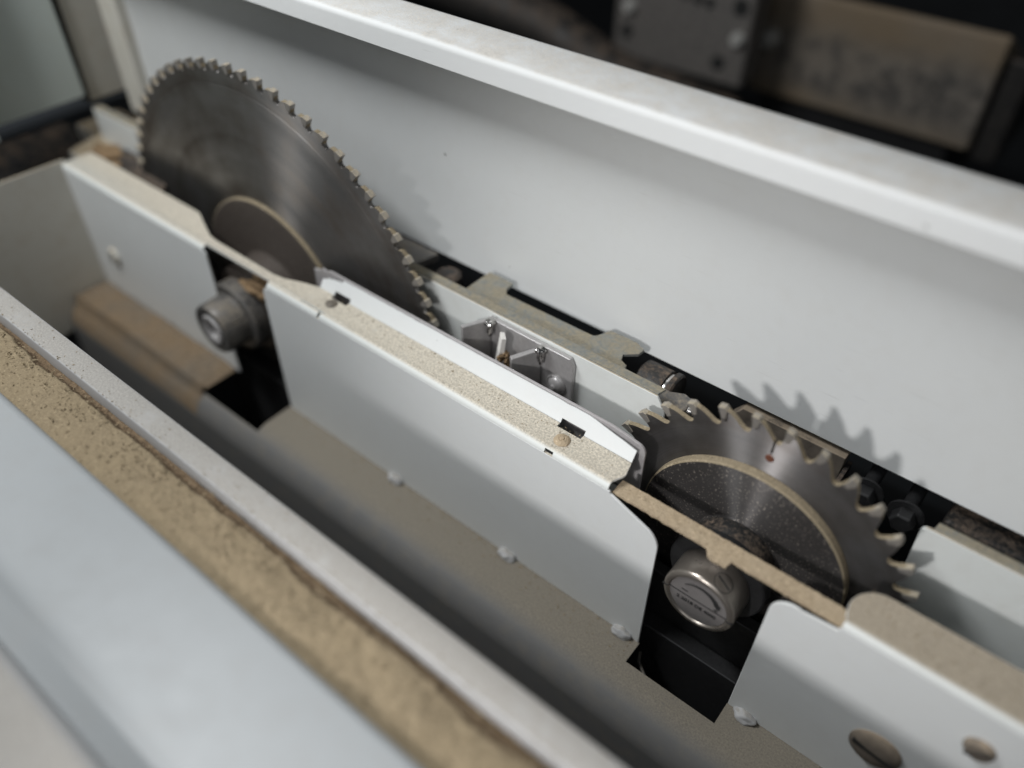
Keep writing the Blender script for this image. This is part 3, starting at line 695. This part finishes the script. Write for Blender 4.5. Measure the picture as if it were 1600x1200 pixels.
# clutter at the left end
bm = BM(); prism_z(bm, [(-.645, -.020), (-.610, -.020), (-.606, .012), (-.630, .030), (-.660, .030)], -.02, .0300); o = obj('bearing_block', bm, MT['cream'], bevel=.002); tag(o, 'pale bearing block beyond the far left end of the guard', 'block')
bm = BM(); add_lathe(bm, [(.0, -.02), (.014, -.02), (.0155, -.018), (.0155, .060), (0, .060)], (-.585, .006, .0180), 40, 'x'); o = obj('guide_rod', bm, MT['black_dusty']); tag(o, 'dark round rod end beside the far left corner of the guard', 'rod')
bm = BM(); add_lump(bm, (-.612, -.003, .030), .022, .012, .006, .6, sub=4, seed=4); o = obj('sawdust_heap', bm, MT['fluff']); tag(o, 'orange sawdust heap at the far left end of the guard', 'sawdust')
bm = BM(); add_lathe(bm, [(0, -.07), (.030, -.07), (.032, -.066), (.032, .07), (0, .07)], (-.690, -.065, .000), 48, 'y'); o = obj('drive_roller', bm, MT['black_dusty']); tag(o, 'brown drive roller in the dark opening at the far left', 'roller')
bm = BM(); prism_z(bm, [(-.700, .016), (-.615, .016), (-.610, .0600), (-.700, .0600)], .000, .0240); o = obj('corner_bracket', bm, MT['cream'], bevel=.001); tag(o, 'dusty pale corner bracket under the cream panel at the far left', 'bracket')

# ------------------------------------------------------------------ front: rail, sawdust, table
rail = thing('channel_rail', 'white folded rail with a dusty top lip along the front of the open slot', 'rail', (-.2, -.17, .05))
bm = BM()
add_sheet(bm, [(-.1715, -.20), (-.1708, .0690), (-.1711, .0697), (-.1718, .0700), (-.1834, .0700), (-.1841, .0697), (-.1844, .0690), (-.1844, .0530)][::-1], .0018, -.85, .30)
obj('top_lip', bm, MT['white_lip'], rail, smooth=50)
bm = BM(); add_sheet(bm, [(-.1847, .0530), (-.2180, .0530), (-.2185, .040)][::-1], .0016, -.85, .30); obj('channel_floor', bm, MT['blue_grey'], rail)
tb = thing('table_plate', 'pale blue grey table plate nearest the camera beside the sawdust channel', 'plate', (-.2, -.23, .06))
bm = BM()
add_sheet(bm, [(-.2199, .0600), (-.2194, .0680)] + [(-.2210 + .0016 * math.cos(math.radians(a)), .0684 + .0016 * math.sin(math.radians(a))) for a in range(10, 91, 16)] + [(-.2640, .0700), (-.2680, .0693), (-.2710, .0675), (-.2760, .0600), (-.2990, .0590)], .003, -.85, .30)
obj('plate', bm, MT['blue_grey'], tb, smooth=60)
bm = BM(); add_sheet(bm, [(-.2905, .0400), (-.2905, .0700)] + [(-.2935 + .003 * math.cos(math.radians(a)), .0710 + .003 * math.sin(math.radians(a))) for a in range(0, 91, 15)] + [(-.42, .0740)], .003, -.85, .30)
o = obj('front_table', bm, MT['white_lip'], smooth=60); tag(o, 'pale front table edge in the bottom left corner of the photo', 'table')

# sawdust filling the channel
def fbm(x, y, s, o=5, k=.55):
    return noise.fractal(Vector((x * s, y * s, 3.3)), k, 2.0, o)
bm = BM(); NX, NY = 820, 52; xa, xb = -.62, .06; ya, ybk = -.2190, -.1846
rows = []
for i in range(NX + 1):
    x = xa + (xb - xa) * i / NX; row = []
    for j in range(NY + 1):
        t_ = j / NY; y = ya + (ybk - ya) * t_
        edge = .82 + .10 * noise.noise(Vector((x * 22, 0, 0))) + .05 * noise.noise(Vector((x * 90, 4, 0))) + .02 * noise.noise(Vector((x * 300, 2, 0)))
        h = .0672 - .0010 * (2 * t_ - .7) ** 2
        if t_ > edge: h -= .0058 * min(1, (t_ - edge) / .10) ** .7
        h += .0012 * noise.noise(Vector((x * 45, y * 70, 1))) + .0005 * fbm(x, y, 180) + .0003 * fbm(x, y, 700, 3)
        if t_ < .06: h -= .0012 * (1 - t_ / .06)
        row.append(bm.verts.new((x, y, h)))
    rows.append(row)
for i in range(NX):
    for j in range(NY):
        f = bm.faces.new((rows[i][j], rows[i + 1][j], rows[i + 1][j + 1], rows[i][j + 1]))
        t_ = (j + .5) / NY; x = rows[i][j].co.x
        edge = .84 + .10 * noise.noise(Vector((x * 22, 0, 0))) + .05 * noise.noise(Vector((x * 90, 4, 0))) + .02 * noise.noise(Vector((x * 300, 2, 0)))
        if t_ > edge: f.material_index = 1
o = obj('sawdust', bm, [MT['sawdust'], MT['dark_dust']], smooth=180); tag(o, 'thick band of brown sawdust packed in the front channel', 'sawdust', kind='stuff')
# loose grains and chips on the sawdust and on the rail lip
bm = BM()
def grain(p, s):
    d = Vector((random.uniform(-1, 1), random.uniform(-1, 1), random.uniform(-.3, .3))).normalized(); e = d.cross(Vector((random.uniform(-.4, .4), random.uniform(-.4, .4), 1))).normalized(); n_ = d.cross(e)
    l, w_, t_ = s * random.uniform(.6, 1.8), s * random.uniform(.3, .6), s * .22
    vs = [bm.verts.new(Vector(p) + d * l * a_ + e * w_ * b_ + n_ * t_ * c_) for a_ in (-.5, .5) for b_ in (-.5, .5) for c_ in (-.5, .5)]
    for f in ((0, 1, 3, 2), (4, 6, 7, 5), (0, 4, 5, 1), (2, 3, 7, 6), (0, 2, 6, 4), (1, 5, 7, 3)): bm.faces.new([vs[i] for i in f])
for k in range(1500):
    i = random.randrange(NX); j = int(random.triangular(2, NY - 1, NY * .8)); v = rows[i][j] if False else None
    x = xa + (xb - xa) * i / NX; y = ya + (ybk - ya) * j / NY
    grain((x, y, .0679 - (.003 if j > NY * .86 else 0) + random.uniform(-.0008, .0008)), random.uniform(.0005, .0014))
for k in range(420):
    x = random.uniform(-.55, .05); u = random.random() ** 4.0
    grain((x, -.1838 + u * .0120, .0702), random.uniform(.0003, .0008))
for k in range(260):
    u = random.random() ** 1.5
    grain((random.uniform(-.30, -.068), -.0262 - u * .0150, .0423), random.uniform(.0003, .0008))
for k in range(260):
    grain((random.uniform(-.34, -.03), -.0475 - random.random() ** 2 * .014, ZF + .0003), random.uniform(.0004, .0011))
for k in range(120):
    grain((random.uniform(.068, .2), random.uniform(-.040, -.021), .0423), random.uniform(.0004, .0009))
o = obj('wood_grains', bm, MT['sawdust'], smooth=0); tag(o, 'loose wood grains scattered over the sawdust, the rail lip and the guard', 'wood grains', kind='stuff')
# thicker dust on the ledge
bm = BM(); rows = []
NX2, NY2 = 180, 40
for i in range(NX2 + 1):
    x = -.600 + .187 * i / NX2; row = []
    for j in range(NY2 + 1):
        t_ = j / NY2; y = -.0895 + (.0895 - .0468) * t_
        env = min(1, t_ / .35) * min(1, (1 - i / NX2) / .06 + .02)
        yl = y
        base = ZF + .0003 if y > -.0765 else ZF - .0230 + math.sqrt(max(0, .0230 ** 2 - (max(y, -.0895) + .067) ** 2)) + .008 * max(0, 1 - (-.0765 - y) / .004)
        env *= .75 + .5 * noise.noise(Vector((x * 25, y * 40, 7)))
        h = base + .0002 + env * (.0022 + .0030 * t_ + .0022 * fbm(x, y, 45) + .0009 * fbm(x, y, 260, 3))
        row.append(bm.verts.new((x, yl, h)))
    rows.append(row)
for i in range(NX2):
    for j in range(NY2):
        bm.faces.new((rows[i][j], rows[i + 1][j], rows[i + 1][j + 1], rows[i][j + 1]))
o = obj('ledge_sawdust', bm, MT['ledge_dust'], smooth=180); tag(o, 'orange brown sawdust drifted on the ledge left of the left cut-out', 'sawdust', kind='stuff')

# ------------------------------------------------------------------ machine parts far behind the back panel
mo = thing('motor_housing', 'large dusty brown motor housing in the dark behind the panel, top right of the photo', 'motor', (-.2, .75, -.07))
bm = BM(); prism_x(bm, [(.700, -.064), (.700, .061), (.705, .0625), (.98, -.05), (.98, -.064)], -.339, -.0645); obj('housing', bm, MT['mottled'], mo, bevel=.010, seg=4)
bm = BM(); prism_x(bm, [(.715, -.080), (.715, .040), (.98, -.06), (.98, -.080)], -.0640, -.0340); obj('end_cover', bm, MT['black_dusty'], mo, bevel=.006)
bm = BM(); add_box(bm, -.325, -.085, .712, .96, -.16, -.0645); obj('foot', bm, MT['black'], mo, bevel=.004)
bm = BM(); add_lathe(bm, [(.010, .001), (.010, -.010), (.007, -.018), (0, -.018)], (-.318, .700, .004), 24); obj('bolt', bm, MT['zinc_bolt'], mo)
tbk = thing('drilled_block', 'dusty grey drilled block with bright screws left of the motor housing', 'block', (-.39, .6, -.02))
bm = BM(); add_box(bm, -.484, -.306, .600, .640, -.026, .110); bk = obj('block_body', bm, MT['cast2'], tbk, bevel=.005, seg=3)
for (x, z, r) in ((-.465, .006, .0085), (-.338, -.002, .0085), (-.322, .063, .0095), (-.44, .067, .006), (-.425, .066, .006), (-.41, .065, .006), (-.392, .063, .006), (-.375, .061, .006), (-.36, .060, .006)):
    bm = BM(); add_lathe(bm, [(0, -.0008), (r, -.0008), (r, .002)], (x, .600, z), 24); obj('drilled_hole', bm, MT['ink'], tbk)
for (x, z) in ((-.462, .036), (-.318, .030)):
    bm = BM(); add_lathe(bm, [(.0075, .001), (.0075, -.007), (.0055, -.010), (0, -.010)], (x, .600, z), 24); obj('screw', bm, MT['zinc_bolt'], tbk)
bm = BM(); add_tube(bm, [(-.95, .50, .045), (-.75, .52, .040), (-.55, .54, .010), (-.45, .56, -.035), (-.30, .58, -.06)], .030, 28); o = obj('hose', bm, MT['black_dusty']); tag(o, 'dim brown hose running behind the back panel toward the drilled block', 'hose')
bm = BM(); add_lathe(bm, [(0, -.09), (.045, -.09), (.048, -.08), (.048, .10), (.040, .11), (0, .11)], (-.68, .74, .06), 40, 'x'); o = obj('spindle_motor', bm, MT['black_dusty']); tag(o, 'black cylinder in the dark behind the hose at the top of the photo', 'motor')
